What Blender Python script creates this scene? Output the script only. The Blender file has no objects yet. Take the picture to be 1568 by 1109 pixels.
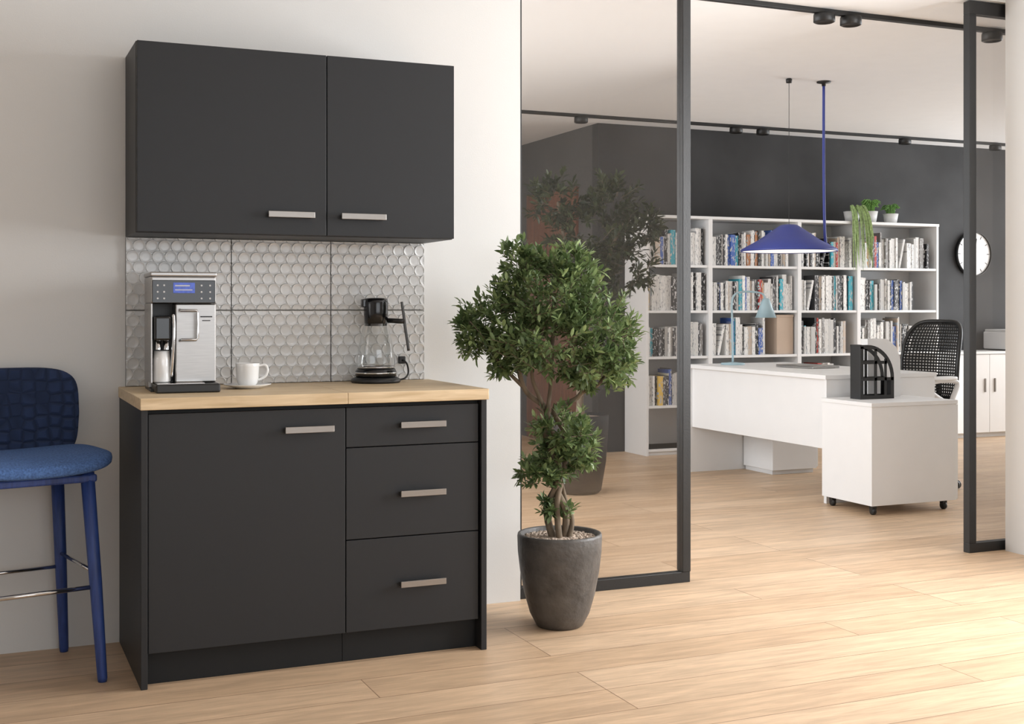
import bpy, bmesh, math, random
import numpy as np
from mathutils import Vector, Matrix
random.seed(7); rng=np.random.default_rng(5)
SC=bpy.context.scene
SC.view_settings.view_transform='Standard'
SC.view_settings.look='None'

# ---------------------------------------------------------------- materials
def srgb(r,g,b):
    f=lambda c:(c/255/12.92) if c/255<=0.04045 else ((c/255+0.055)/1.055)**2.4
    return (f(r),f(g),f(b),1)
def base_mat(name):
    m=bpy.data.materials.new(name); m.use_nodes=True
    nt=m.node_tree; b=nt.nodes['Principled BSDF']
    return m,nt,b
def N(nt,t,**k):
    n=nt.nodes.new(t)
    for a,v in k.items(): setattr(n,a,v)
    return n
def coords(nt,scale=(1,1,1)):
    tc=N(nt,'ShaderNodeTexCoord'); mp=N(nt,'ShaderNodeMapping')
    mp.inputs['Scale'].default_value=scale
    nt.links.new(tc.outputs['Object'],mp.inputs['Vector']); return mp.outputs['Vector']
def mat(name,col,rough=.5,metal=0,var=.06,nscale=8,bump=0,bscale=60,sc=(1,1,1),emit=None,coat=0,spec=.5):
    m,nt,b=base_mat(name)
    b.inputs['Roughness'].default_value=rough; b.inputs['Metallic'].default_value=metal
    b.inputs['Coat Weight'].default_value=coat; b.inputs['Specular IOR Level'].default_value=spec
    v=coords(nt,sc)
    n=N(nt,'ShaderNodeTexNoise'); n.inputs['Scale'].default_value=nscale; n.inputs['Detail'].default_value=4
    nt.links.new(v,n.inputs['Vector'])
    r=N(nt,'ShaderNodeValToRGB')
    r.color_ramp.elements[0].position=.3; r.color_ramp.elements[1].position=.7
    r.color_ramp.elements[0].color=tuple(c*(1-var) for c in col[:3])+(1,)
    r.color_ramp.elements[1].color=tuple(min(1,c*(1+var)) for c in col[:3])+(1,)
    nt.links.new(n.outputs['Fac'],r.inputs['Fac']); nt.links.new(r.outputs['Color'],b.inputs['Base Color'])
    if bump:
        n2=N(nt,'ShaderNodeTexNoise'); n2.inputs['Scale'].default_value=bscale; n2.inputs['Detail'].default_value=3
        nt.links.new(v,n2.inputs['Vector'])
        bp=N(nt,'ShaderNodeBump'); bp.inputs['Strength'].default_value=bump; bp.inputs['Distance'].default_value=.005
        nt.links.new(n2.outputs['Fac'],bp.inputs['Height']); nt.links.new(bp.outputs['Normal'],b.inputs['Normal'])
    if emit:
        b.inputs['Emission Color'].default_value=emit[0]; b.inputs['Emission Strength'].default_value=emit[1]
    return m
def wood(name,c1,c2,sc,rough=.45,scale=3):
    m,nt,b=base_mat(name); b.inputs['Roughness'].default_value=rough
    v=coords(nt,sc)
    n=N(nt,'ShaderNodeTexNoise'); n.inputs['Scale'].default_value=scale; n.inputs['Detail'].default_value=8; n.inputs['Distortion'].default_value=.4
    nt.links.new(v,n.inputs['Vector'])
    r=N(nt,'ShaderNodeValToRGB'); r.color_ramp.elements[0].position=.32; r.color_ramp.elements[1].position=.68
    r.color_ramp.elements[0].color=c1; r.color_ramp.elements[1].color=c2
    nt.links.new(n.outputs['Fac'],r.inputs['Fac']); nt.links.new(r.outputs['Color'],b.inputs['Base Color'])
    return m
def floor_mat():
    m,nt,b=base_mat('oak_planks')
    v=coords(nt)
    br=N(nt,'ShaderNodeTexBrick'); br.offset=.37; br.offset_frequency=3; br.squash=1
    br.inputs['Scale'].default_value=1; br.inputs['Brick Width'].default_value=1.75; br.inputs['Row Height'].default_value=.195
    br.inputs['Mortar Size'].default_value=.0018; br.inputs['Mortar Smooth'].default_value=.2; br.inputs['Bias'].default_value=0
    br.inputs['Color1'].default_value=(.585,.405,.258,1); br.inputs['Color2'].default_value=(.69,.50,.335,1); br.inputs['Mortar'].default_value=(.27,.17,.10,1)
    nt.links.new(v,br.inputs['Vector'])
    def grain(sc,scale,lo,hi,det=8,dist=.5):
        vv=coords(nt,sc)
        ad=N(nt,'ShaderNodeVectorMath',operation='ADD'); nt.links.new(vv,ad.inputs[0])
        ms=N(nt,'ShaderNodeVectorMath',operation='SCALE'); ms.inputs['Scale'].default_value=40
        nt.links.new(br.outputs['Color'],ms.inputs[0]); nt.links.new(ms.outputs[0],ad.inputs[1])
        n=N(nt,'ShaderNodeTexNoise'); n.inputs['Scale'].default_value=scale; n.inputs['Detail'].default_value=det; n.inputs['Distortion'].default_value=dist
        nt.links.new(ad.outputs[0],n.inputs['Vector'])
        mr=N(nt,'ShaderNodeMapRange'); mr.inputs['From Min'].default_value=.35; mr.inputs['From Max'].default_value=.65
        mr.inputs['To Min'].default_value=lo; mr.inputs['To Max'].default_value=hi
        nt.links.new(n.outputs['Fac'],mr.inputs['Value']); return mr.outputs[0]
    g1=grain((1.8,13,1),2.0,.83,1.07); g2=grain((4,70,1),3,.90,1.04,6,0)
    mu=N(nt,'ShaderNodeMath',operation='MULTIPLY'); nt.links.new(g1,mu.inputs[0]); nt.links.new(g2,mu.inputs[1])
    s=N(nt,'ShaderNodeVectorMath',operation='SCALE'); nt.links.new(br.outputs['Color'],s.inputs[0]); nt.links.new(mu.outputs[0],s.inputs['Scale'])
    nt.links.new(s.outputs[0],b.inputs['Base Color'])
    b.inputs['Roughness'].default_value=.42; b.inputs['Specular IOR Level'].default_value=.35
    bp=N(nt,'ShaderNodeBump'); bp.inputs['Strength'].default_value=.12; bp.inputs['Distance'].default_value=.002
    nt.links.new(mu.outputs[0],bp.inputs['Height']); nt.links.new(bp.outputs['Normal'],b.inputs['Normal'])
    return m
def thin_glass(name,tint,rough=0.0,f0=.04,k=.9):
    m=bpy.data.materials.new(name); m.use_nodes=True; nt=m.node_tree; nt.nodes.clear()
    o=N(nt,'ShaderNodeOutputMaterial'); mx=N(nt,'ShaderNodeMixShader'); t=N(nt,'ShaderNodeBsdfTransparent'); g=N(nt,'ShaderNodeBsdfGlossy')
    t.inputs['Color'].default_value=tint; g.inputs['Roughness'].default_value=rough
    ge=N(nt,'ShaderNodeNewGeometry'); d=N(nt,'ShaderNodeVectorMath',operation='DOT_PRODUCT')
    nt.links.new(ge.outputs['Normal'],d.inputs[0]); nt.links.new(ge.outputs['Incoming'],d.inputs[1])
    ab=N(nt,'ShaderNodeMath',operation='ABSOLUTE'); nt.links.new(d.outputs['Value'],ab.inputs[0])
    su=N(nt,'ShaderNodeMath',operation='SUBTRACT'); su.inputs[0].default_value=1; nt.links.new(ab.outputs[0],su.inputs[1])
    pw=N(nt,'ShaderNodeMath',operation='POWER'); pw.inputs[1].default_value=5 if f0<.07 else 2.5; nt.links.new(su.outputs[0],pw.inputs[0])
    ma=N(nt,'ShaderNodeMath',operation='MULTIPLY_ADD'); ma.inputs[1].default_value=k; ma.inputs[2].default_value=f0; nt.links.new(pw.outputs[0],ma.inputs[0])
    nt.links.new(ma.outputs[0],mx.inputs[0]); nt.links.new(t.outputs[0],mx.inputs[1]); nt.links.new(g.outputs[0],mx.inputs[2]); nt.links.new(mx.outputs[0],o.inputs[0])
    return m
def leaf_mat(name):
    m,nt,b=base_mat(name); a=N(nt,'ShaderNodeAttribute',attribute_name='tint')
    nt.links.new(a.outputs['Color'],b.inputs['Base Color']); b.inputs['Roughness'].default_value=.42
    tr=N(nt,'ShaderNodeBsdfTranslucent'); mx=N(nt,'ShaderNodeMixShader'); mx.inputs[0].default_value=.3
    nt.links.new(a.outputs['Color'],tr.inputs['Color'])
    out=nt.nodes['Material Output']; nt.links.new(b.outputs[0],mx.inputs[1]); nt.links.new(tr.outputs[0],mx.inputs[2]); nt.links.new(mx.outputs[0],out.inputs[0])
    return m
def book_mat():
    m,nt,b=base_mat('book_spines'); a=N(nt,'ShaderNodeAttribute',attribute_name='tint')
    v=coords(nt,(190,1,42)); n=N(nt,'ShaderNodeTexNoise'); n.inputs['Scale'].default_value=1; n.inputs['Detail'].default_value=1
    nt.links.new(v,n.inputs['Vector'])
    gt=N(nt,'ShaderNodeMath',operation='GREATER_THAN'); gt.inputs[1].default_value=.615; nt.links.new(n.outputs['Fac'],gt.inputs[0])
    ml=N(nt,'ShaderNodeMath',operation='MULTIPLY'); ml.inputs[1].default_value=.8; nt.links.new(gt.outputs[0],ml.inputs[0])
    inv=N(nt,'ShaderNodeInvert'); nt.links.new(a.outputs['Color'],inv.inputs['Color'])
    mx=N(nt,'ShaderNodeMixRGB'); nt.links.new(ml.outputs[0],mx.inputs[0]); nt.links.new(a.outputs['Color'],mx.inputs[1]); nt.links.new(inv.outputs[0],mx.inputs[2])
    nt.links.new(mx.outputs[0],b.inputs['Base Color']); b.inputs['Roughness'].default_value=.5
    return m

M_wall=mat('wall_paint',(.69,.685,.67,1),.9,var=.015,nscale=1.5,bump=.05,bscale=200)
M_ceil=mat('ceiling_paint',(.80,.80,.80,1),.95,var=.01)
M_dark=mat('dark_plaster',(.036,.036,.037,1),.8,var=.30,nscale=2.2)
M_dark2=mat('dark_plaster_side',(.085,.083,.082,1),.8,var=.12,nscale=2)
M_floor=floor_mat()
M_anth=mat('anthracite_laminate',(.0135,.0145,.0165,1),.48,var=.03,nscale=40,bump=.03,bscale=400,spec=.4)
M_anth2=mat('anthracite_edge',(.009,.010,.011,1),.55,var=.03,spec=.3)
M_counter=wood('light_oak_worktop',srgb(194,168,130),srgb(224,201,166),(1.8,20,20),.5,3)
M_nickel=mat('brushed_nickel',(.31,.29,.27,1),.38,1,var=.04,nscale=30,sc=(1,1,20))
M_steel=mat('stainless_steel',(.40,.39,.38,1),.34,1,var=.07,nscale=12,sc=(1,1,25))
M_chrome=mat('chrome',(.6,.6,.6,1),.12,1,var=.01)
M_black=mat('black_frame',(.010,.010,.010,1),.45,var=.05,bump=.1,bscale=150)
M_gloss=mat('black_gloss',(.008,.008,.009,1),.12,var=.02)
M_plastic=mat('black_plastic',(.014,.014,.014,1),.4,var=.04)
M_tile=mat('pearl_ceramic_tile',(.62,.62,.615,1),.36,.18,var=.02,coat=.15)
M_grout=mat('tile_grout',(.20,.20,.195,1),.8,var=.04)
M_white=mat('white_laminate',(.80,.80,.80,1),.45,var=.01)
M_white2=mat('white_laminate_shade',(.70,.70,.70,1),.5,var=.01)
M_china=mat('white_porcelain',(.85,.85,.84,1),.15,var=.005,coat=.5)
M_blue=mat('denim_blue_fabric',(.065,.135,.32,1),.95,var=.35,nscale=180,bump=.3,bscale=500)
M_bwood=mat('blue_painted_wood',(.025,.055,.21,1),.5,var=.25,nscale=12,sc=(8,8,1))
M_lblue=mat('blue_lacquer',(.045,.065,.31,1),.45,var=.03)
M_teal=mat('pale_blue_lacquer',(.36,.50,.56,1),.4,var=.03)
M_pot=mat('anthracite_stoneware',(.080,.074,.069,1),.46,var=.3,nscale=14,bump=.7,bscale=38)
M_pot2=mat('black_planter',(.02,.02,.021,1),.5,var=.1)
M_gravel=mat('pebble_soil',(.46,.37,.30,1),.9,var=.5,nscale=120,bump=1,bscale=150)
M_bark=mat('bark',(.17,.13,.09,1),.9,var=.4,nscale=30,bump=.6,bscale=80,sc=(1,1,.4))
M_leaf=leaf_mat('leaf_green')
M_door=wood('walnut_door',srgb(92,58,42),srgb(126,80,57),(12,12,1),.5,3)
M_glass=thin_glass('tinted_partition_glass',(.875,.862,.85,1),0,.05)
M_cglass=thin_glass('clear_glass',(.90,.91,.91,1),.03,.09,.85)
M_book=book_mat()
M_screen=mat('lcd_screen',(.05,.09,.4,1),.3,var=.3,nscale=90,emit=((.08,.16,.7,1),.2))
M_box=mat('kraft_box',(.55,.43,.34,1),.8,var=.04)
M_greyp=mat('light_grey_plastic',(.55,.55,.55,1),.4,var=.02)
def hex_fabric():
    m,nt,b=base_mat('quilted_navy_fabric'); b.inputs['Roughness'].default_value=.95
    v=coords(nt,(1,.3,1)); vo=N(nt,'ShaderNodeTexVoronoi',feature='DISTANCE_TO_EDGE'); vo.inputs['Scale'].default_value=25; vo.inputs['Randomness'].default_value=.35
    nt.links.new(v,vo.inputs['Vector'])
    mr=N(nt,'ShaderNodeMapRange'); mr.inputs['From Max'].default_value=.25; nt.links.new(vo.outputs['Distance'],mr.inputs['Value'])
    bp=N(nt,'ShaderNodeBump'); bp.inputs['Strength'].default_value=.9; bp.inputs['Distance'].default_value=.008
    nt.links.new(mr.outputs[0],bp.inputs['Height']); nt.links.new(bp.outputs['Normal'],b.inputs['Normal'])
    mx=N(nt,'ShaderNodeMixRGB'); mx.inputs[1].default_value=(.012,.023,.06,1); mx.inputs[2].default_value=(.020,.038,.10,1)
    nt.links.new(mr.outputs[0],mx.inputs[0]); nt.links.new(mx.outputs[0],b.inputs['Base Color'])
    return m
M_hexfab=hex_fabric()

# ---------------------------------------------------------------- geometry helpers
def mkobj(name,v,f,m,smooth=False,bevel=0,seg=2):
    me=bpy.data.meshes.new(name); me.from_pydata([tuple(p) for p in v],[],f); me.update()
    bm=bmesh.new(); bm.from_mesh(me); bmesh.ops.recalc_face_normals(bm,faces=bm.faces); bm.to_mesh(me); bm.free()
    if m: me.materials.append(m)
    if smooth:
        for p in me.polygons: p.use_smooth=True
    o=bpy.data.objects.new(name,me); SC.collection.objects.link(o)
    if bevel:
        b=o.modifiers.new('bevel','BEVEL'); b.width=bevel; b.segments=seg; b.limit_method='ANGLE'
    return o
def boxvf(x0,x1,y0,y1,z0,z1):
    v=[(x,y,z) for x in (x0,x1) for y in (y0,y1) for z in (z0,z1)]
    return v,[(0,1,3,2),(4,6,7,5),(0,4,5,1),(2,3,7,6),(0,2,6,4),(1,5,7,3)]
def lathe(prof,c=(0,0,0),seg=40):
    v=[];f=[];rings=[]
    for r,z in prof:
        if r<1e-6: rings.append([len(v)]); v.append((c[0],c[1],c[2]+z))
        else:
            rings.append(list(range(len(v),len(v)+seg)))
            for i in range(seg):
                a=2*math.pi*i/seg; v.append((c[0]+r*math.cos(a),c[1]+r*math.sin(a),c[2]+z))
    for a,b in zip(rings,rings[1:]):
        for i in range(seg):
            j=(i+1)%seg
            if len(a)==1 and len(b)==1: continue
            if len(a)==1: f.append((a[0],b[i],b[j]))
            elif len(b)==1: f.append((a[i],a[j],b[0]))
            else: f.append((a[i],a[j],b[j],b[i]))
    return v,f
def tube(pts,r,seg=10,closed=False):
    pts=[Vector(p) for p in pts]; n=len(pts)
    rs=r if isinstance(r,(list,tuple)) else [r]*n
    v=[];f=[]; up=None
    for i,p in enumerate(pts):
        if closed: t=(pts[(i+1)%n]-pts[i-1]).normalized()
        else: t=(pts[min(i+1,n-1)]-pts[max(i-1,0)]).normalized()
        if up is None:
            up=Vector((0,0,1)) if abs(t.z)<.9 else Vector((1,0,0))
        a=(up-t*up.dot(t)).normalized(); b=t.cross(a); up=a
        for k in range(seg):
            an=2*math.pi*k/seg; v.append(p+(a*math.cos(an)+b*math.sin(an))*rs[i])
    m=n if closed else n-1
    for i in range(m):
        for k in range(seg):
            f.append((i*seg+k,i*seg+(k+1)%seg,((i+1)%n)*seg+(k+1)%seg,((i+1)%n)*seg+k))
    if not closed:
        f.append(tuple(range(seg))); f.append(tuple((n-1)*seg+k for k in range(seg)))
    return v,f
def smoothpts(pts,n=6):
    P=[Vector(p) for p in pts]; out=[]
    for i in range(len(P)-1):
        p0=P[max(i-1,0)];p1=P[i];p2=P[i+1];p3=P[min(i+2,len(P)-1)]
        for k in range(n):
            t=k/n; out.append(.5*((2*p1)+(p2-p0)*t+(2*p0-5*p1+4*p2-p3)*t*t+(3*p1-p0-3*p2+p3)*t**3))
    out.append(P[-1]); return out
def superq(hx,hy,hz,e1=.5,e2=.5,nu=48,nv=24,axis='z',fn=None,c=(0,0,0)):
    s=lambda w,e: math.copysign(abs(w)**e,w)
    v=[];f=[]
    for j in range(1,nv):
        ph=-math.pi/2+math.pi*j/nv
        for i in range(nu):
            th=2*math.pi*i/nu
            v.append((s(math.cos(ph),e1)*s(math.cos(th),e2),s(math.cos(ph),e1)*s(math.sin(th),e2),s(math.sin(ph),e1)))
    for j in range(nv-2):
        for i in range(nu):
            f.append((j*nu+i,j*nu+(i+1)%nu,(j+1)*nu+(i+1)%nu,(j+1)*nu+i))
    v.append((0,0,-1)); v.append((0,0,1)); b=len(v)-2
    for i in range(nu):
        f.append((b,(i+1)%nu,i)); f.append((b+1,(nv-2)*nu+i,(nv-2)*nu+(i+1)%nu))
    o=[]
    for x,y,z in v:
        if axis=='y': x,y,z=x,z,y
        p=Vector((x*hx,y*hy,z*hz))
        if fn: p=Vector(fn(p))
        o.append(p+Vector(c))
    return o,f
def merge(*vfs):
    V=[];F=[]
    for v,f in vfs:
        b=len(V); V+=[tuple(p) for p in v]; F+=[tuple(i+b for i in q) for q in f]
    return V,F

class G:
    def __init__(s,name,loc=(0,0,0),rz=0,world=False):
        s.e=bpy.data.objects.new(name,None); s.e.empty_display_size=.1; SC.collection.objects.link(s.e)
        s.e.location=loc; s.e.rotation_euler=(0,0,rz); s.off=Vector(loc) if world else Vector((0,0,0))
    def add(s,name,vf,m,smooth=False,bevel=0,seg=2):
        v,f=vf; v=[Vector(p)-s.off for p in v]
        o=mkobj(name,v,f,m,smooth,bevel,seg); o.parent=s.e; return o
    def box(s,name,x0,x1,y0,y1,z0,z1,m,bevel=.0015):
        return s.add(name,boxvf(x0,x1,y0,y1,z0,z1),m,bevel=bevel)

def room(name,b,m): return mkobj(name,*boxvf(*b),m)

# ---------------------------------------------------------------- room shell
WY=4.45; DZ=2.6; FZ=2.75; RX=4.47; BY=8.72
room('floor',(-2.6,9.8,-2.6,12.1,-.1,0),M_floor)
room('wall_kitchen',(-2.6,1.97,WY,WY+.1,0,FZ),M_wall)
room('wall_header',(1.97,RX+.13,WY,WY+.1,2.585,FZ),M_wall)
room('wall_office_front',(RX+.13,9.7,WY,WY+.1,0,FZ),M_wall)
room('wall_left',(-2.6,-2.5,-2.5,WY,0,FZ),M_wall)
W0,W1,WZ0,WZ1=1.7,3.75,.7,2.35
wr=merge(boxvf(RX,RX+.13,-2.5,W0,0,FZ),boxvf(RX,RX+.13,W1,WY,0,FZ),boxvf(RX,RX+.13,W0,W1,0,WZ0),boxvf(RX,RX+.13,W0,W1,WZ1,FZ))
mkobj('wall_right',*wr,M_wall)
wb=merge(boxvf(-2.6,-.2,-2.6,-2.5,0,FZ),boxvf(3.9,RX+.13,-2.6,-2.5,0,FZ),boxvf(-.2,3.9,-2.6,-2.5,0,.6),boxvf(-.2,3.9,-2.6,-2.5,2.5,FZ))
mkobj('wall_back',*wb,M_wall)
room('ceiling',(-2.6,RX+.13,-2.6,WY+.1,FZ,FZ+.1),M_ceil)
room('ceiling_office',(1.1,9.8,WY+.1,12.1,DZ,DZ+.1),M_ceil)
room('wall_office_back',(4.53,9.8,BY,BY+.1,0,DZ),M_dark)
room('wall_office_recess',(4.53,4.63,BY+.1,12.0,0,DZ),M_dark2)
room('wall_office_end',(1.1,4.63,12.0,12.1,0,DZ),M_wall)
wl=merge(boxvf(1.1,1.2,WY+.1,5.0,0,DZ),boxvf(1.1,1.2,8.6,12.1,0,DZ),boxvf(1.1,1.2,5.0,8.6,0,.5),boxvf(1.1,1.2,5.0,8.6,2.4,DZ))
mkobj('wall_office_left',*wl,M_wall)
wo=merge(boxvf(9.7,9.8,WY+.1,5.0,0,DZ),boxvf(9.7,9.8,8.4,BY,0,DZ),boxvf(9.7,9.8,5.0,8.4,0,.5),boxvf(9.7,9.8,5.0,8.4,2.4,DZ))
mkobj('wall_office_right',*wo,M_wall)
def window(name,axis,p,a0,a1,z0,z1):
    parts=[];t=.05
    def bb(u0,u1,w0,w1):
        return boxvf(p,p+.06,u0,u1,w0,w1) if axis=='x' else boxvf(u0,u1,p,p+.06,w0,w1)
    parts+= [bb(a0,a1,z0,z0+t),bb(a0,a1,z1-t,z1),bb(a0,a0+t,z0+t,z1-t),bb(a1-t,a1,z0+t,z1-t)]
    mid=(a0+a1)/2; parts.append(bb(mid-t/2,mid+t/2,z0+t,z1-t))
    mkobj(name,*merge(*parts),M_white)
window('window_1','x',RX+.04,W0,W1,WZ0,WZ1)
window('added_window_2','y',-2.58,-.2,3.9,.6,2.5)  # added window behind the camera, unseen, frames the rear fill lamp
window('added_window_3','x',1.12,5.0,8.6,.5,2.4)  # added office window, unseen, frames the left fill lamp
window('added_window_4','x',9.72,5.0,8.4,.5,2.4)  # added office window, unseen, frames the right fill lamp

# ---------------------------------------------------------------- lights
def area(name,loc,rot,sx,sy,P,col=(1,1,1)):
    l=bpy.data.lights.new(name,'AREA'); l.shape='RECTANGLE'; l.size=sx; l.size_y=sy; l.energy=P; l.color=col
    o=bpy.data.objects.new(name,l); o.location=loc; o.rotation_euler=rot; SC.collection.objects.link(o)
H=math.pi/2
area('daylight_window_right',(RX+.18,(W0+W1)/2,(WZ0+WZ1)/2),(0,H,0),WZ1-WZ0,W1-W0,195,(.985,.99,1))
area('added_fill_back',(1.85,-2.68,1.55),(H,0,0),4.1,1.9,58,(.96,.98,1))  # added soft fill from behind the camera, no known source there
area('added_fill_office_left',(1.02,6.8,1.45),(0,-H,0),1.9,3.6,105,(.96,.98,1))  # added fill lamp brightening the office and desk panel from the left
area('added_fill_office_right',(9.88,6.7,1.45),(0,H,0),1.9,3.4,150,(.96,.98,1))  # added fill lamp brightening the office from the unseen right side
w=bpy.data.worlds.new('World'); SC.world=w; w.use_nodes=True
w.node_tree.nodes['Background'].inputs[0].default_value=(.85,.92,1,1); w.node_tree.nodes['Background'].inputs[1].default_value=1.0

# ---------------------------------------------------------------- base kitchen cabinet
k=G('base_kitchen_cabinet',(1.026,4.15,0),world=True)
FY=3.872
k.box('side_panel_left',.466,.486,3.86,WY-.001,0,.84,M_anth)
k.box('side_panel_right',1.566,1.586,3.86,WY-.001,0,.84,M_anth)
k.box('carcass',.486,1.566,3.895,WY-.002,.10,.84,M_anth2,0)
k.box('door',.489,1.1005,FY,3.892,.103,.826,M_anth)
k.box('drawer_bottom',1.1035,1.560,FY,3.892,.103,.3985,M_anth)
k.box('drawer_middle',1.1035,1.560,FY,3.892,.4015,.6955,M_anth)
k.box('drawer_top',1.1035,1.560,FY,3.892,.6985,.826,M_anth)
k.box('plinth_left',.486,1.1015,3.915,3.93,0,.10,M_anth2)
k.box('plinth_right',1.1025,1.566,3.915,3.93,0,.10,M_anth2)
k.box('worktop_left',.463,1.1018,3.846,WY-.001,.84,.876,M_counter,.002)
k.box('worktop_right',1.1022,1.589,3.846,WY-.001,.84,.876,M_counter,.002)
def handle(g,n,x0,x1,yf,z):
    g.box(n,x0,x1,yf-.030,yf-.022,z-.010,z+.010,M_nickel,.001)
    g.box(n+'_foot_1',x0+.004,x0+.014,yf-.022,yf,z-.010,z+.004,M_nickel,.0008)
    g.box(n+'_foot_2',x1-.014,x1-.004,yf-.022,yf,z-.010,z+.004,M_nickel,.0008)
handle(k,'handle_door',.900,1.057,FY,.7635)
for i,z in enumerate((.766,.542,.2475)): handle(k,'handle_drawer_%d'%(i+1),1.279,1.435,FY,z)

# upper cabinet
u=G('wall_kitchen_cabinet',(1.03,4.3,1.39),world=True)
u.box('carcass',.486,1.575,4.157,WY-.001,1.39,2.008,M_anth)
u.box('door_left',.4875,1.1085,4.135,4.154,1.392,2.006,M_anth)
u.box('door_right',1.1115,1.5735,4.135,4.154,1.392,2.006,M_anth)
handle(u,'handle_left',.905,1.062,4.135,1.459)
handle(u,'handle_right',1.155,1.313,4.135,1.459)

# backsplash tiles
t=G('backsplash_tiles',(1.026,4.44,.876),world=True)
t.box('grout_backing',.486,1.567,4.443,WY-.0005,.8765,1.389,M_grout,0)
def scalepatch(x0,x1,z0,z1,yb):
    V=[];F=[]; R=.0245; dx=R*math.sqrt(3); dz=R*1.5; RR=dx*.5*1.06; n=28
    cl=lambda a,l,h:max(l,min(h,a))
    b=boxvf(x0,x1,yb,yb+.006,z0,z1); V+=b[0]; F+=b[1]
    prof=[(1.0,0,0),(.965,.55,.0006),(.93,.95,.0013),(.87,1,.0014),(.80,1,.0006),(.5,1,.0),(.25,1,0)]
    row=int(z0/dz)-1
    while row*dz<z1+R:
        cz=row*dz; cx=(math.floor(x0/dx)-1)*dx+(dx/2 if row%2 else 0)
        while cx<x1+R:
            if cx>x0-R*.8 and cz>z0-R*.8 and cx<x1+R*.8 and cz<z1+R*.8:
                base=len(V)
                for s,kk,h0 in prof:
                    for q in range(n):
                        an=2*math.pi*q/n
                        h=kk*.0034*(.5+.5*s*math.sin(an-.35))+h0
                        V.append((cl(cx+RR*s*math.cos(an),x0,x1),yb-h,cl(cz+RR*s*math.sin(an),z0,z1)))
                V.append((cl(cx,x0,x1),yb-.0017,cl(cz,z0,z1)))
                for r in range(len(prof)-1):
                    for q in range(n):
                        F.append((base+r*n+q,base+r*n+(q+1)%n,base+(r+1)*n+(q+1)%n,base+(r+1)*n+q))
                for q in range(n): F.append((base+(len(prof)-1)*n+q,base+(len(prof)-1)*n+(q+1)%n,base+len(prof)*n))
            cx+=dx
        row+=1
    return V,F
i=0
for a,b in ((.487,.8437),(.8463,1.2047),(1.2073,1.566)):
    for c,d in ((.878,1.1367),(1.1393,1.388)):
        i+=1; o=t.add('tile_%d'%i,scalepatch(a,b,c,d,4.437),M_tile,smooth=False)
        for p in o.data.polygons: p.use_smooth = p.index>5

# ---------------------------------------------------------------- coffee machine
c=G('coffee_machine',(.6285,4.10,.876),math.radians(-2.5))
c.box('body_rear',-.1025,.1025,.10,.24,.008,.285,M_steel,.004)
c.box('front_column',-.026,.1025,.0,.10,.03,.284,M_steel,.004)
c.box('head',-.1025,.1025,-.004,.24,.285,.372,M_steel,.005)
c.box('head_cap',-.105,.105,-.008,.242,.372,.386,M_steel,.004)
c.box('control_panel',-.099,.099,-.009,-.003,.286,.360,M_gloss,.002)
c.box('display',-.034,.034,-.0105,-.0085,.318,.352,M_screen,.001)
c.box('display_text',-.028,.018,-.0112,-.0104,.340,.344,M_greyp,0)
c.box('display_text_line',-.028,.026,-.0112,-.0104,.327,.330,M_greyp,0)
bv=[]
for x in (-.082,-.062,.055,.082):
    for z in (.301,.322,.343):
        v,f=lathe([(0,0),(.003,0),(.003,.002),(0,.002)],(0,0,0),12)
        bv.append(([(x+p[0],-.009-p[2],z+p[1]) for p in v],f))
c.add('buttons',merge(*bv),M_greyp)
c.box('bay_side',-.1025,-.097,0,.10,.03,.285,M_steel,.001)
c.box('bay_back',-.097,-.026,.094,.10,.03,.284,M_plastic,0)
c.box('spout_block',-.094,-.040,-.02,.07,.165,.245,M_gloss,.008)
c.add('spout_nozzles',merge(lathe([(.009,0),(.009,.03),(.006,.03),(.006,0),(.009,0)],(-.08,.0,.137),16),lathe([(.009,0),(.009,.03),(.006,.03),(.006,0),(.009,0)],(-.055,.0,.137),16)),M_chrome,True)
c.add('milk_tube',tube(smoothpts([(-.034,-.012,.25),(-.033,-.022,.20),(-.036,-.02,.12),(-.04,-.01,.05)]),.005,10),M_chrome,True)
c.add('milk_jug',lathe([(0,0),(.027,0),(.029,.004),(.027,.07),(.024,.1),(.022,.1),(.024,.006),(0,.006)],(-.066,.03,.032),28),M_china,True)
c.add('front_handle',tube([(-.012,-.002,.265),(-.012,-.028,.262),(.038,-.028,.262),(.040,-.028,.255),(.040,-.028,.175),(.036,-.028,.168),(-.008,-.028,.168),(-.012,-.002,.165)],.0045,10),M_chrome,True)
c.box('drip_tray',-.092,.108,-.065,.10,.0,.028,M_plastic,.005)
c.box('drip_grid',-.088,.060,-.058,.05,.028,.031,M_chrome,.0008)
c.box('logo_plate',.052,.09,-.0015,.001,.240,.244,M_plastic,0)
c.box('logo_plate_small',.058,.084,-.0015,.001,.228,.231,M_plastic,0)
c.box('power_block',-.101,.101,.02,.235,.0,.009,M_plastic,.001)

# cup and saucer
c=G('coffee_cup_and_saucer',(.852,4.19,.876))
c.add('saucer',lathe([(0,0),(.04,0),(.045,.003),(.078,.013),(.079,.015),(.076,.0155),(.045,.007),(0,.006)],(0,0,0),48),M_china,True)
c.add('cup',lathe([(0,.006),(.024,.006),(.026,.009),(.033,.018),(.037,.035),(.039,.075),(.040,.085),(.0385,.0855),(.037,.075),(.034,.035),(.030,.018),(0,.013)],(0,0,0),48),M_china,True)
c.add('cup_handle',tube(smoothpts([(.036,-.004,.075),(.058,-.008,.078),(.066,-.01,.062),(.060,-.009,.042),(.046,-.006,.032),(.034,-.004,.028)]),.0042,10),M_china,True)
c.add('coffee',lathe([(0,.07),(.036,.07)],(0,0,0),32),mat('coffee',(.05,.02,.01,1),.2),True)

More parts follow.
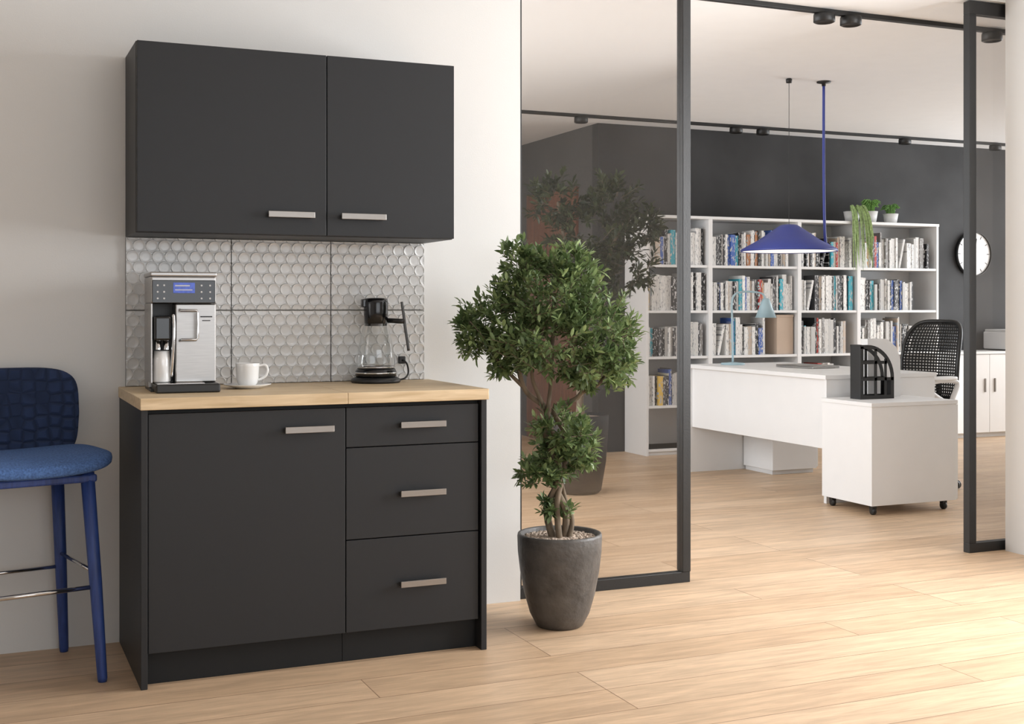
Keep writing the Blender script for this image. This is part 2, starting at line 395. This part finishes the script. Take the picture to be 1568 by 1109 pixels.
# kettle
c=G('glass_kettle',(1.343,4.325,.876))
c.add('power_base',lathe([(0,0),(.086,0),(.089,.004),(.088,.014),(.076,.02),(0,.02)],(0,0,0),48),M_plastic,True)
c.add('heating_plate',lathe([(.0,.02),(.070,.02),(.075,.026),(.074,.042),(.068,.052),(.0,.054)],(0,0,0),48),M_gloss,True)
c.add('steel_ring',lathe([(.0752,.033),(.0765,.034),(.0765,.038),(.0752,.039)],(0,0,0),48),M_chrome,True)
c.add('glass_body',lathe([(.066,.055),(.070,.065),(.062,.13),(.049,.19),(.041,.215)],(0,0,0),48),M_cglass,True)
c.add('glass_foot_ring',tube([(.068*math.cos(a*math.pi/24),.068*math.sin(a*math.pi/24),.057) for a in range(48)],.003,8,True),M_chrome,True)
c.add('collar',lathe([(.0385,.205),(.041,.206),(.044,.25),(.045,.29),(.042,.303),(.03,.306),(0,.307)],(0,0,0),40),M_gloss,True)
c.box('spout',-.054,-.035,-.012,.012,.272,.302,M_gloss,.004)
c.add('handle_arm',tube([(.038,-.005,.225),(.085,-.03,.222),(.098,-.035,.222)],.009,10),M_plastic,True)
c.add('handle_grip',tube(smoothpts([(.088,-.03,.292),(.094,-.033,.25),(.101,-.036,.19),(.112,-.038,.115)]),[.0052]*19,10),mat('dark_steel',(.10,.10,.10,1),.35,1),True)
c.add('power_cord',tube(smoothpts([(.08,.0,.008),(.11,.005,.012),(.13,.02,.03),(.135,.045,.06),(.13,.07,.075),(.128,.085,.075)]),.0035,8),M_plastic,True)
c.box('plug',.115,.142,.080,.098,.062,.09,M_plastic,.004)

# ---------------------------------------------------------------- bar stool
s=G('bar_stool',(.131,4.160,0),math.radians(12))
s.add('seat_cushion',superq(.258,.225,.028,.55,.5,64,20,fn=lambda p:(p.x,p.y,p.z+.9*p.x*p.x*.3+(-.10*(max(0,-p.y-.12))) ),c=(0,-.012,.665)),M_blue,True)
s.add('backrest',superq(.240,.017,.15,.35,.40,64,20,axis='y',fn=lambda p:(p.x*(1-.05*max(0,-p.z)/.15),p.y-.9*p.x*p.x+.10*(p.z),p.z),c=(0,.228,.80)),M_hexfab,True)
s.box('seat_frame',-.19,.19,-.19,.17,.612,.636,M_bwood,.006)
for i,(sx,sy) in enumerate(((1,-1),(1,1),(-1,1),(-1,-1))):
    s.add('leg_%d'%(i+1),tube([(sx*.165,sy*.165-.003,.64),(sx*.185,sy*.188,.30),(sx*.2,sy*.205,.012),(sx*.2,sy*.205,.0)],[.021,.019,.015,.013],16),M_bwood,True)
L=lambda z:(.2-(.2-.165)*z/.64,.205-(.205-.165)*z/.64)
a,b=L(.29); a2,b2=L(.335)
s.add('footrest_front',tube([(-a,-b,.29),(a,-b,.29)],.007,10),M_chrome,True)
s.add('footrest_rear',tube([(-a,b,.29),(a,b,.29)],.006,10),M_chrome,True)
s.add('footrest_side_right',tube([(a2,-b2,.335),(a2,b2,.335)],.006,10),M_chrome,True)
s.add('footrest_side_left',tube([(-a2,-b2,.335),(-a2,b2,.335)],.006,10),M_chrome,True)

# ---------------------------------------------------------------- foliage
def foliage(g,name,blobs,L0,m,rz,loc,ymax=None,dens=1.0,dark=1.0,nl=15):
    P=[];D=[];S=[];T=[];tw=[]
    cr,sr=math.cos(rz),math.sin(rz)
    for bi,(c,r) in enumerate(blobs):
        c=np.array(c);r=np.array(r)
        n=int(dens*2200*((r[0]*r[2]+r[0]*r[1]+r[1]*r[2])/3))
        for _ in range(n):
            d=rng.normal(size=3); d/=np.linalg.norm(d)
            e=c+d*r*rng.uniform(.66,1.12)
            skip=False
            for bj,(c2,r2) in enumerate(blobs):
                if bj!=bi and np.linalg.norm((e-np.array(c2))/np.array(r2))<.62 and rng.random()<.85: skip=True;break
            if skip: continue
            st=c+d*r*.30+rng.normal(size=3)*.012
            tl=np.linalg.norm(e-st); ln=min(tl,.12); td=(e-st)/tl+np.array([0,0,.35])+rng.normal(size=3)*.3; td/=np.linalg.norm(td)
            st=e-td*ln
            tw.append((st,e))
            px=np.cross(td,[.3,.2,1.]); px/=np.linalg.norm(px); py=np.cross(td,px)
            ph=rng.random()*6.28; tone=rng.random()
            for q in range(nl):
                tt=.22+.80*(q+rng.random()*.5)/nl; a=ph+q*2.4
                rad=px*math.cos(a)+py*math.sin(a); k=1-.55*tt**3
                ld=td*(.35+.45*tt)+rad*.95*k+np.array([0,0,.12])+rng.normal(size=3)*.15; ld/=np.linalg.norm(ld)
                P.append(st+td*ln*tt); D.append(ld); S.append(L0*rng.uniform(.65,1.2)); T.append(tone*.45+rng.random()*.55)
    P=np.array(P);D=np.array(D);S=np.array(S);T=np.array(T)
    n=len(P)
    ups=np.array([0,0,1.])+rng.normal(size=(n,3))*.4
    W=np.cross(D,ups); W/=np.linalg.norm(W,axis=1)[:,None]; U=np.cross(W,D)
    tpl=[(0,0,0),(-.17,.33,.03),(0,.33,-.02),(.17,.33,.03),(-.16,.70,.02),(0,.70,-.03),(.16,.70,.02),(0,1,-.07)]
    V=np.zeros((n,8,3))
    for i,(x,y,z) in enumerate(tpl):
        V[:,i]=P+W*(x*S)[:,None]+D*(y*S)[:,None]+U*(z*S)[:,None]
    V=V.reshape(-1,3)
    if ymax is not None:
        wy=loc[1]+sr*V[:,0]+cr*V[:,1]; ex=np.maximum(0,wy-ymax)
        V[:,1]-=ex*cr; V[:,0]-=ex*sr
    F0=[(0,2,1),(0,3,2),(1,2,5,4),(2,3,6,5),(4,5,7),(5,6,7)]
    F=[tuple(k*8+i for i in f) for k in range(n) for f in F0]
    me=bpy.data.meshes.new(name); me.from_pydata(V.tolist(),[],F); me.update()
    ca=me.color_attributes.new('tint','FLOAT_COLOR','POINT')
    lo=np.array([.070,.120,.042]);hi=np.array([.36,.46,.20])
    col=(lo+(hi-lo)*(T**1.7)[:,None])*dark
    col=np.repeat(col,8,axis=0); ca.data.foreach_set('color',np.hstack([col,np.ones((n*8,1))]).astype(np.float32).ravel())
    me.polygons.foreach_set('use_smooth',[True]*len(me.polygons)); me.materials.append(m)
    o=bpy.data.objects.new(name,me); SC.collection.objects.link(o); o.parent=g.e
    g.add(name+'_twigs',merge(*[tube([a,b],[.0018,.001],4) for a,b in tw[::2]]),M_bark)
    return tw

rz=math.radians(-23.5)
pl=(1.948,4.05,0)
p=G('potted_ficus_tree',pl,rz)
p.add('pot',lathe([(0,0),(.076,0),(.085,.006),(.108,.05),(.128,.12),(.143,.20),(.151,.27),(.153,.325),(.151,.334),(.146,.336),(.140,.332),(.138,.30),(.0,.30)],(0,0,0),64),M_pot,True)
p.add('soil',lathe([(0,.322),(.06,.320),(.1385,.314)],(0,0,0),40),M_gravel,True)
pb=[]
for _ in range(420):
    a=rng.random()*6.28; r=.13*math.sqrt(rng.random()); q=rng.uniform(.004,.008)
    pb.append(superq(q,q*.8,q*.6,1,1,6,4,c=(r*math.cos(a),r*math.sin(a),.319)))
p.add('pebbles',merge(*pb),M_gravel,True)
blobs=[((-.045,.0,1.190),(.205,.19,.160)),((-.225,.02,1.10),(.155,.14,.125)),((.148,-.02,1.05),(.150,.16,.160)),
((-.04,-.08,1.03),(.22,.17,.12)),((-.125,.0,1.305),(.10,.10,.095)),((.045,-.02,1.28),(.11,.11,.10)),((-.315,.0,1.05),(.09,.10,.08)),
((-.215,-.02,.955),(.09,.09,.06)),((.12,-.04,.915),(.13,.12,.060)),((.21,.0,.95),(.085,.10,.07)),
((.0,-.02,.715),(.120,.11,.080)),((-.075,.0,.555),(.095,.09,.065)),((.075,.0,.64),(.08,.09,.095)),((.0,.02,.60),(.09,.10,.075)),((-.01,.0,.425),(.065,.07,.038))]
foliage(p,'foliage',blobs,.0345,M_leaf,rz,pl,ymax=4.425,dens=2.2,nl=14)
tr=[]
def br(pts,r0,r1):
    s_=smoothpts(pts,6); n=len(s_); tr.append(tube(s_,[r0+(r1-r0)*i/(n-1) for i in range(n)],10))
br([(-.02,0,.30),(-.045,.01,.42),(.0,-.02,.55),(-.05,0,.68),(-.05,0,.78),(-.13,0,.86),(-.17,0,1.05)],.014,.008)
br([(.015,.01,.30),(.02,-.015,.42),(-.035,.015,.55),(.02,-.01,.68),(-.02,.01,.78),(.08,0,.84),(.12,-.02,1.05)],.013,.008)
br([(.0,-.02,.30),(-.01,-.025,.45),(.02,.02,.6),(-.04,-.02,.74),(-.03,.0,.9),(-.02,0,1.2)],.012,.006)
br([(.03,-.01,.30),(.045,0,.38),(.02,.01,.46),(.0,.0,.55)],.010,.006)
br([(-.13,0,.86),(-.20,.0,.93),(-.28,0,1.03)],.008,.004); br([(.08,0,.84),(.15,.0,.88),(.2,0,1.0)],.008,.004)
br([(-.05,0,.78),(-.08,-.02,.84),(-.10,-.02,.93),(-.05,-.02,1.1)],.009,.005)
p.add('trunk',merge(*tr),M_bark,True)

# second tree in office
pl2=(3.45,6.9,0)
q=G('potted_ficus_tree',pl2,rz); 
q.add('pot',lathe([(0,0),(.12,0),(.14,.02),(.17,.2),(.185,.42),(.186,.48),(.175,.485),(.17,.46),(0,.45)],(0,0,0),48),M_pot2,True)
q.add('soil',lathe([(0,.47),(.172,.465)],(0,0,0),32),M_gravel,True)
b2=[((-.13,0,1.82),(.2,.2,.16)),((.2,0,1.80),(.2,.2,.18)),((.40,0,1.68),(.15,.15,.13)),((.1,0,1.6),(.3,.25,.2)),((.3,0,1.4),(.22,.2,.2)),((.0,0,1.35),(.22,.2,.18)),((.1,0,1.15),(.2,.2,.15))]
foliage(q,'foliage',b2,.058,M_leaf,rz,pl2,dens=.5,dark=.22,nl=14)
tr=[]
br([(0,0,.46),(.02,0,.8),(-.02,0,1.1),(-.08,0,1.5),(-.13,0,1.8)],.022,.008); br([(.02,0,.46),(.0,.02,.8),(.08,0,1.1),(.2,0,1.5),(.3,0,1.7)],.02,.008)
q.add('trunk',merge(*tr),M_bark,True)

# ---------------------------------------------------------------- glass partition
g=G('glass_partition',(2.36,4.49,0),world=True)
g.box('frame_bottom',1.972,2.755,4.47,4.51,0,.045,M_black,.002)
g.box('frame_top',1.972,2.755,4.47,4.51,2.53,2.58,M_black,.002)
g.box('frame_post',2.717,2.755,4.465,4.515,.045,2.53,M_black,.002)
g.box('frame_post_wall',1.972,1.985,4.47,4.51,.045,2.53,M_black,.001)
g.box('glass_pane',1.985,2.717,4.488,4.492,.045,2.53,M_glass,0)
g=G('sliding_glass_door',(4.43,4.49,0),world=True)
g.box('frame_bottom',4.27,4.597,4.47,4.51,0,.045,M_black,.002)
g.box('frame_top',4.27,4.597,4.47,4.51,2.52,2.58,M_black,.002)
g.box('frame_post',4.27,4.312,4.47,4.51,.045,2.52,M_black,.002)
g.box('glass_pane',4.312,4.597,4.488,4.492,.045,2.52,M_glass,0)

# door on recess wall
d=G('door_1',(4.52,9.55,0),world=True)
d.box('leaf',4.505,4.529,9.06,10.04,.004,2.13,M_door,.002)
d.add('lever',merge(tube([(4.505,9.14,1.02),(4.46,9.14,1.02),(4.46,9.26,1.02)],.009,10)),M_nickel,True)

# ---------------------------------------------------------------- bookshelf
b=G('bookshelf',(6.2,8.53,0),world=True)
SX=[4.76,5.34,6.19,6.79,7.64]; Y0,Y1=8.36,8.715; SZ=[.05,.385,.765,1.122,1.478,1.84]
b.box('top_board',4.755,7.645,Y0-.003,Y1,1.84,1.862,M_white)
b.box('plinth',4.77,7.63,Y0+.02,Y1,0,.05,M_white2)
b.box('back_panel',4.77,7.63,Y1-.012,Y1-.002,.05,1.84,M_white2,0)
for i,x in enumerate(SX):
    w_=.011 if i in(0,4) else .018
    xx=x+(.011 if i==0 else -.011 if i==4 else 0)
    b.box('upright_%d'%(i+1),xx-w_,xx+w_,Y0,Y1-.012,0.0,1.84,M_white)
n=0
for z in SZ[:-1]:
    for i in range(4):
        n+=1; b.box('shelf_%d'%n,SX[i]+.02,SX[i+1]-.018,Y0+.005,Y1-.013,z-.02,z,M_white,.001)
V=[];F=[];C=[]
pal=[((.80,.79,.77),42),((.60,.59,.57),14),((.02,.02,.022),18),((.07,.07,.075),10),((.55,.45,.36),5),((.05,.38,.48),5),((.50,.05,.04),4),((.75,.5,.1),1),((.06,.13,.42),5),((.25,.24,.23),7),((.55,.25,.12),2)]
cols=[c for c,w_ in pal for _ in range(w_)]
def book(x,z,w_,h,dp,yf,lean=0):
    base=len(V); 
    for vx in (0,w_):
        for vy in (0,dp):
            for vz in (0,h):
                X=vx*math.cos(lean)+vz*math.sin(lean); Z=-vx*math.sin(lean)+vz*math.cos(lean)
                V.append((x+X,yf+vy,z+Z+w_*abs(math.sin(lean))))
    for f in boxvf(0,1,0,1,0,1)[1]: F.append(tuple(base+i for i in f))
    cc=random.choice(cols); k=random.uniform(.85,1.1); C.extend([tuple(min(.9,a*k) for a in cc)+(1,)]*8)
def fill(x0,x1,z,hmax=.30):
    x=x0; h=random.uniform(.22,hmax)
    while x<x1-.03:
        if random.random()<.35: h=random.uniform(.21,hmax)
        w_=random.choice([.012,.016,.02,.025,.03,.04]); hh=h*random.uniform(.96,1.02)
        if x+w_>x1: break
        book(x,z+.0005,w_,hh,random.uniform(.15,.21),Y0+random.uniform(.02,.045)); x+=w_+.001
        if random.random()<.03 and x<x1-.2:
            book(x+.004,z+.0005,.02,.25,.18,Y0+.03,.22); x+=.09
rows={4:[1,.92,1,.95],3:[1,1,1,.74],2:[1,.66,.85,.72],1:[.95,.9,.9,.6],0:[0,0,0,0]}
for r,fr in rows.items():
    for i in range(4):
        if fr[i]: 
            a=SX[i]+.024; e=SX[i+1]-.022; fill(a,a+(e-a)*fr[i],SZ[r])
me=bpy.data.meshes.new('books'); me.from_pydata(V,[],F); me.update(); me.materials.append(M_book)
ca=me.color_attributes.new('tint','FLOAT_COLOR','POINT'); ca.data.foreach_set('color',np.array(C,dtype=np.float32).ravel())
o=bpy.data.objects.new('books',me); SC.collection.objects.link(o)
xb=G('storage_box',(6.075,8.5,.7655)); xb.box('carton',-.08,.08,-.1,.1,0,.30,M_box,.003); xb.box('lid',-.083,.083,-.103,.103,.30,.32,M_box,.002)

# shelf-top plants
def grass(name,loc,n,h,spread,droop,potr,poth,seedcol=(.10,.22,.04)):
    gg=G(name,loc)
    gg.add('pot',lathe([(0,0),(potr*.75,0),(potr,poth),(potr*.9,poth),(potr*.85,poth-.01),(0,poth-.012)],(0,0,0),28),M_white,True)
    tb=[]
    for _ in range(n):
        a=rng.random()*6.28; s_=spread*rng.uniform(.3,1); hh=h*rng.uniform(.5,1); x,y=math.cos(a),math.sin(a); dr=droop*rng.uniform(.25,1)
        if droop>.1:
            pts=[(x*potr*.4,-potr*.3,poth-.01),(x*potr,-potr*1.0,poth+hh*.5),(x*potr*1.3,-.122,poth-.02-dr*.2),(x*potr*1.45,-.132-rng.random()*.03,-dr)]
        else: pts=[(x*potr*.5,y*potr*.5,poth-.015),(x*s_*.5,y*s_*.5,poth+hh),(x*s_,y*s_,poth+hh*.8-dr*.2)]
        tb.append(tube(smoothpts(pts,4),[.0042]*(4*(len(pts)-1))+[.001],4))
    gg.add('leaves',merge(*tb),mat(name+'_green',seedcol+(1,),.6,var=.4,nscale=60))
grass('trailing_houseplant',(6.80,8.465,1.862),60,.10,.12,.42,.07,.09,(.34,.46,.20))
grass('potted_grass',(7.02,8.5,1.862),110,.10,.10,.02,.065,.10,(.17,.34,.08))
grass('potted_succulent',(7.24,8.5,1.862),90,.08,.09,.02,.065,.085,(.15,.31,.08))

# clock
ck=G('wall_clock',(8.357,8.718,1.63))
def ylathe(prof,seg=48):
    v,f=lathe(prof,(0,0,0),seg); return [(p[0],-p[2],p[1]) for p in v],f
ck.add('rim',ylathe([(.195,0),(.205,0),(.205,.035),(.198,.038),(.194,.034)]),M_black,True)
ck.add('face',ylathe([(0,.02),(.195,.02),(.196,0)]),M_white)
tk=[]
for i in range(12):
    a=i*math.pi/6; tk.append(tube([(math.sin(a)*.155,-.0215,math.cos(a)*.155),(math.sin(a)*.182,-.0215,math.cos(a)*.182)],.003,6))
ck.add('ticks',merge(*tk),M_plastic)
ck.add('hands',merge(tube([(0,-.025,0),(-.085,-.025,.055)],[.006,.004],6),tube([(0,-.027,0),(.03,-.027,.14)],[.005,.003],6)),M_plastic)

# sideboard + printer
sb=G('sideboard',(8.6,8.54,0),world=True)
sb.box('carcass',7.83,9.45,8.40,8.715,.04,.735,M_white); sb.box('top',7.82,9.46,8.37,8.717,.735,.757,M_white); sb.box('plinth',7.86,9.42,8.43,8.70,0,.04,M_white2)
for i in range(4):
    x=7.835+i*.4025; sb.box('door_%d'%(i+1),x,x+.3985,8.38,8.398,.045,.73,M_white); sb.box('door_handle_%d'%(i+1),x+(.34 if i%2==0 else .05),x+(.35 if i%2==0 else .06),8.365,8.38,.40,.52,M_nickel)
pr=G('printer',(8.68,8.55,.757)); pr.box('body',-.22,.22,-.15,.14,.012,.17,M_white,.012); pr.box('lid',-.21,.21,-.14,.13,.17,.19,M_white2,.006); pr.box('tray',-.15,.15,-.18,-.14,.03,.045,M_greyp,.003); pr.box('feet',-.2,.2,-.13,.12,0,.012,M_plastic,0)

# ---------------------------------------------------------------- desk
dk=G('office_desk',(5.0,6.7,0),world=True)
dk.box('top',4.57,5.40,5.925,7.475,.725,.75,M_white)
dk.box('leg_panel_near',4.58,5.39,5.93,5.955,0,.725,M_white); dk.box('leg_panel_far',4.58,5.39,7.44,7.465,0,.725,M_white)
dk.box('modesty_panel',4.60,4.62,5.956,7.439,.315,.725,M_white)
pd=G('drawer_pedestal',(5.2,7.25,0),world=True)
pd.box('carcass',5.02,5.385,7.08,7.43,.03,.58,M_white); pd.box('base',5.03,5.37,7.1,7.42,0,.03,M_white2)
for i in range(3): pd.box('drawer_%d'%(i+1),5.386,5.40,7.085,7.425,.04+i*.18,.215+i*.18,M_white)
mc=G('mobile_cabinet',(4.825,5.69,0),world=True)
mc.box('body',4.525,5.125,5.465,5.90,.055,.60,M_white); mc.box('top',4.52,5.13,5.46,5.905,.60,.622,M_white)
mc.box('door_panel',5.1255,5.14,5.47,5.895,.06,.596,M_white)
def caster(gp,n,x,y,r=.022):
    v,f=lathe([(0,-.01),(r*.7,-.011),(r,-.008),(r,.008),(r*.7,.011),(0,.01)],(0,0,0),20)
    gp.add(n,([(x+p[2],y+p[0],r+p[1]) for p in v],f),M_plastic,True)
    gp.box(n+'_fork',x-.016,x+.016,y-.014,y+.014,r+.008,.055,M_plastic,.003)
for i,(x,y) in enumerate(((4.57,5.51),(5.07,5.51),(4.57,5.86),(5.07,5.86))): caster(mc,'castor_%d'%(i+1),x,y)

def magfile(name,loc,m,holes):
    gg=G(name,loc); T=.004
    A=[i*math.pi/2/12 for i in range(13)]
    if holes:
        for yy,nm in ((0,'front'),(.086,'rear')):
            parts=[boxvf(0,.24,yy,yy+T,0,.022),boxvf(0,.022,yy,yy+T,.022,.30),boxvf(.10,.118,yy,yy+T,.022,.285),boxvf(.022,.235,yy,yy+T,.105,.123),boxvf(.022,.19,yy,yy+T,.20,.218),boxvf(.172,.188,yy,yy+T,.022,.23)]
            out=[(.24,0.022)]+[(.05+.19*math.cos(a),.12+.19*math.sin(a)) for a in A]+[(.0,.31)]; inn=[(.218,.022)]+[(.05+.168*math.cos(a),.12+.168*math.sin(a)) for a in A]+[(0,.288)]
            v=[];f=[];n_=len(out)
            for pts in (out,inn):
                for y_ in (yy,yy+T):
                    v+=[(a,y_,b_) for a,b_ in pts]
            for i in range(n_-1):
                f+=[(i,i+1,2*n_+i+1,2*n_+i),(n_+i,3*n_+i,3*n_+i+1,n_+i+1),(i,n_+i,n_+i+1,i+1),(2*n_+i,2*n_+i+1,3*n_+i+1,3*n_+i)]
            parts.append((v,f)); gg.add('side_'+nm,merge(*parts),m)
        gg.box('spine',0,.004,.004,.086,0,.31,m,.001); gg.box('bottom',.004,.24,.004,.086,0,.004,m,0); gg.box('front_lip',.236,.24,.004,.086,.004,.12,m,.001)
    else:
        for yy,nm in ((0,'front'),(.06,'rear')):
            out=[(0,0),(.24,0),(.24,.22),(.21,.29),(.14,.34),(0,.34)]; n_=len(out)
            v=[(a,y_,b_) for y_ in (yy,yy+T) for a,b_ in out]; f=[tuple(range(n_)),tuple(range(n_,2*n_))]+[(i,(i+1)%n_,n_+(i+1)%n_,n_+i) for i in range(n_)]
            gg.add('side_'+nm,(v,f),m)
        gg.box('spine',0,.004,.004,.06,0,.34,m,.001); gg.box('bottom',.004,.24,.004,.06,0,.004,m,0); gg.box('papers',.01,.225,.01,.055,.005,.24,M_white2,0)
magfile('black_magazine_file',(4.64,5.70,.6225),M_plastic,True)
magfile('white_magazine_file',(4.79,5.82,.6225),M_white,False)

lp=G('laptop',(5.06,6.75,.75),math.radians(8)); lp.box('base',-.12,.12,-.17,.17,.002,.012,M_steel,.003); lp.box('lid',-.12,.12,-.17,.17,.0125,.018,M_steel,.003); lp.box('feet',-.1,.1,-.15,.15,0,.002,M_plastic,0)
dl=G('desk_lamp',(4.83,7.28,.75),rz)
dl.add('base',lathe([(0,0),(.08,0),(.083,.004),(.08,.012),(.012,.018),(0,.018)],(0,0,0),40),M_teal,True)
dl.add('stem',tube(smoothpts([(-.0,0,.01),(-.005,0,.30),(-.005,0,.44),(.02,0,.49),(.08,0,.505),(.17,0,.50),(.21,0,.485),(.225,0,.45)],6),.007,10),M_teal,True)
dl.add('shade',lathe([(.012,.46),(.024,.455),(.03,.44),(.072,.325),(.070,.325),(.028,.436),(.012,.452)],(.228,0,0),40),M_teal,True)
dl.add('bulb',superq(.022,.022,.03,1,1,16,10,c=(.228,0,.39)),M_china,True)

# pendant
pn=G('pendant_lamp',(4.76,6.54,2.6))
pn.add('canopy',lathe([(0,0),(.012,0),(.02,-.006),(.018,-.028),(0,-.03)],(0,0,0),24),M_black,True)
pn.add('wire',tube([(0,0,-.02),(0,0,-.93)],.0018,6),M_black)
pn.add('shade',lathe([(.0,-.925),(.05,-.93),(.075,-.945),(.19,-1.025),(.30,-1.085),(.304,-1.10),(.300,-1.10),(.296,-1.088),(.186,-1.03),(.07,-.955),(.04,-.94),(0,-.938)],(0,0,0),64),M_lblue,True)
pn.add('inner_diffuser',lathe([(0,-1.04),(.13,-1.045),(.18,-1.05),(.292,-1.096)],(0,0,0),48),mat('opal_diffuser',(.8,.78,.72,1),.6,emit=((1,.93,.8,1),.9)),True)
pn.add('rod',tube(smoothpts([(.27,0,-.02),(.27,0,-.6),(.272,-.01,-1.0),(.285,-.02,-1.05),(.295,-.03,-1.09)]),.009,10),M_lblue,True)
pn.add('rod_canopy',lathe([(0,0),(.045,0),(.045,-.008),(.014,-.014),(.012,-.03),(0,-.03)],(.27,0,0),28),M_black,True)

def track(loc,xs,y):
    tg=G('ceiling_track_light',loc,world=True)
    tg.box('rail',1.25 if y<6 else 1.3,9.4,y-.017,y+.017,DZ-.022,DZ,M_black,.001)
    for i,x in enumerate(xs):
        tg.add('spot_%d'%(i+1),lathe([(0,DZ-.022),(.05,DZ-.022),(.052,DZ-.03),(.052,DZ-.062),(.044,DZ-.066),(.04,DZ-.058),(0,DZ-.056)],(x,y,0),28),M_black,True)
track((5,4.95,2.58),(3.81,3.97,4.88),4.95)
track((5,8.38,2.58),(4.21,5.59,5.845,7.29,8.3),8.38)

# ---------------------------------------------------------------- office chair
ch=G('office_chair',(5.56,6.36,0),math.radians(-80))
for i in range(5):
    a=i*2*math.pi/5+.3; x,y=math.cos(a),math.sin(a)
    ch.add('base_arm_%d'%(i+1),tube([(x*.03,y*.03,.095),(x*.18,y*.18,.088),(x*.31,y*.31,.068)],[.022,.018,.013],10),M_greyp,True)
    v,f=lathe([(0,-.02),(.022,-.021),(.028,-.016),(.028,-.006),(.01,-.005),(.01,.005),(.028,.006),(.028,.016),(.022,.021),(0,.02)],(0,0,0),20)
    ch.add('castor_%d'%(i+1),([(x*.31+p[2]*-y+p[0]*x,y*.31+p[2]*x+p[0]*y,.028+p[1]) for p in v],f),M_plastic,True)
ch.add('gas_lift',lathe([(0,.08),(.035,.08),(.032,.13),(.024,.14),(.024,.27),(.016,.27),(.016,.41),(0,.41)],(0,0,0),24),M_plastic,True)
ch.box('mechanism',-.09,.09,-.1,.14,.40,.43,M_plastic,.01)
ch.add('seat',superq(.24,.235,.038,.6,.5,48,16,c=(0,0,.465)),M_plastic,True)
def bk(u_,v_):
    hw=.22*(1-.10*max(0,v_)**2-.12*max(0,-v_)**2)
    x=u_*hw; z=.80+.255*v_ ; y=.255-.9*x*x+.05*v_*v_+.03*v_
    return Vector((x,y,z))
se=lambda a,e=.42:math.copysign(abs(a)**e,a)
nu,nv=20,26
V=[]
for j in range(nv+1):
    v_=-1+2*j/nv; lim=max(.0,1-abs(v_)**4.8)**(1/4.8)
    for i in range(nu+1): V.append(bk((-1+2*i/nu)*max(lim,.3),v_))
F=[]
for j in range(nv):
    for i in range(nu):
        a=j*(nu+1)+i; F.append((a,a+1,a+nu+2,a+nu+1))
o=ch.add('mesh_back',(V,F),M_plastic); 
wm=o.modifiers.new('wire','WIREFRAME'); wm.thickness=.011; wm.use_boundary=True
loop=[bk(se(math.cos(a)),se(math.sin(a))) for a in [2*math.pi*i/64 for i in range(64)]]
ch.add('back_frame',tube(loop,.013,8,closed=True),M_plastic,True)
ch.add('back_support',tube(smoothpts([(0,.12,.415),(0,.24,.43),(0,.31,.55),(0,.30,.70)]),.02,10),M_plastic,True)
for sx in (-1,1):
    nm='right' if sx>0 else 'left'
    ch.add('armrest_'+nm,tube(smoothpts([(sx*.20,.05,.435),(sx*.28,.05,.45),(sx*.29,.06,.56),(sx*.285,.12,.66),(sx*.285,.05,.685),(sx*.285,-.12,.68),(sx*.285,-.15,.63),(sx*.288,-.05,.57),(sx*.29,.05,.53)]),.016,10),M_white,True)
    ch.add('arm_pad_'+nm,superq(.035,.13,.014,.5,.5,28,10,c=(sx*.285,-.03,.700)),M_white,True)

# ---------------------------------------------------------------- camera
cam=bpy.data.cameras.new('camera'); co=bpy.data.objects.new('camera',cam); SC.collection.objects.link(co)
co.location=(0,0,1.15); co.rotation_euler=(H,0,-math.atan2(.3987,.9171))
cam.sensor_width=36; cam.lens=36*1905/1568; cam.shift_y=-84.5/1568; cam.clip_start=.05
SC.camera=co
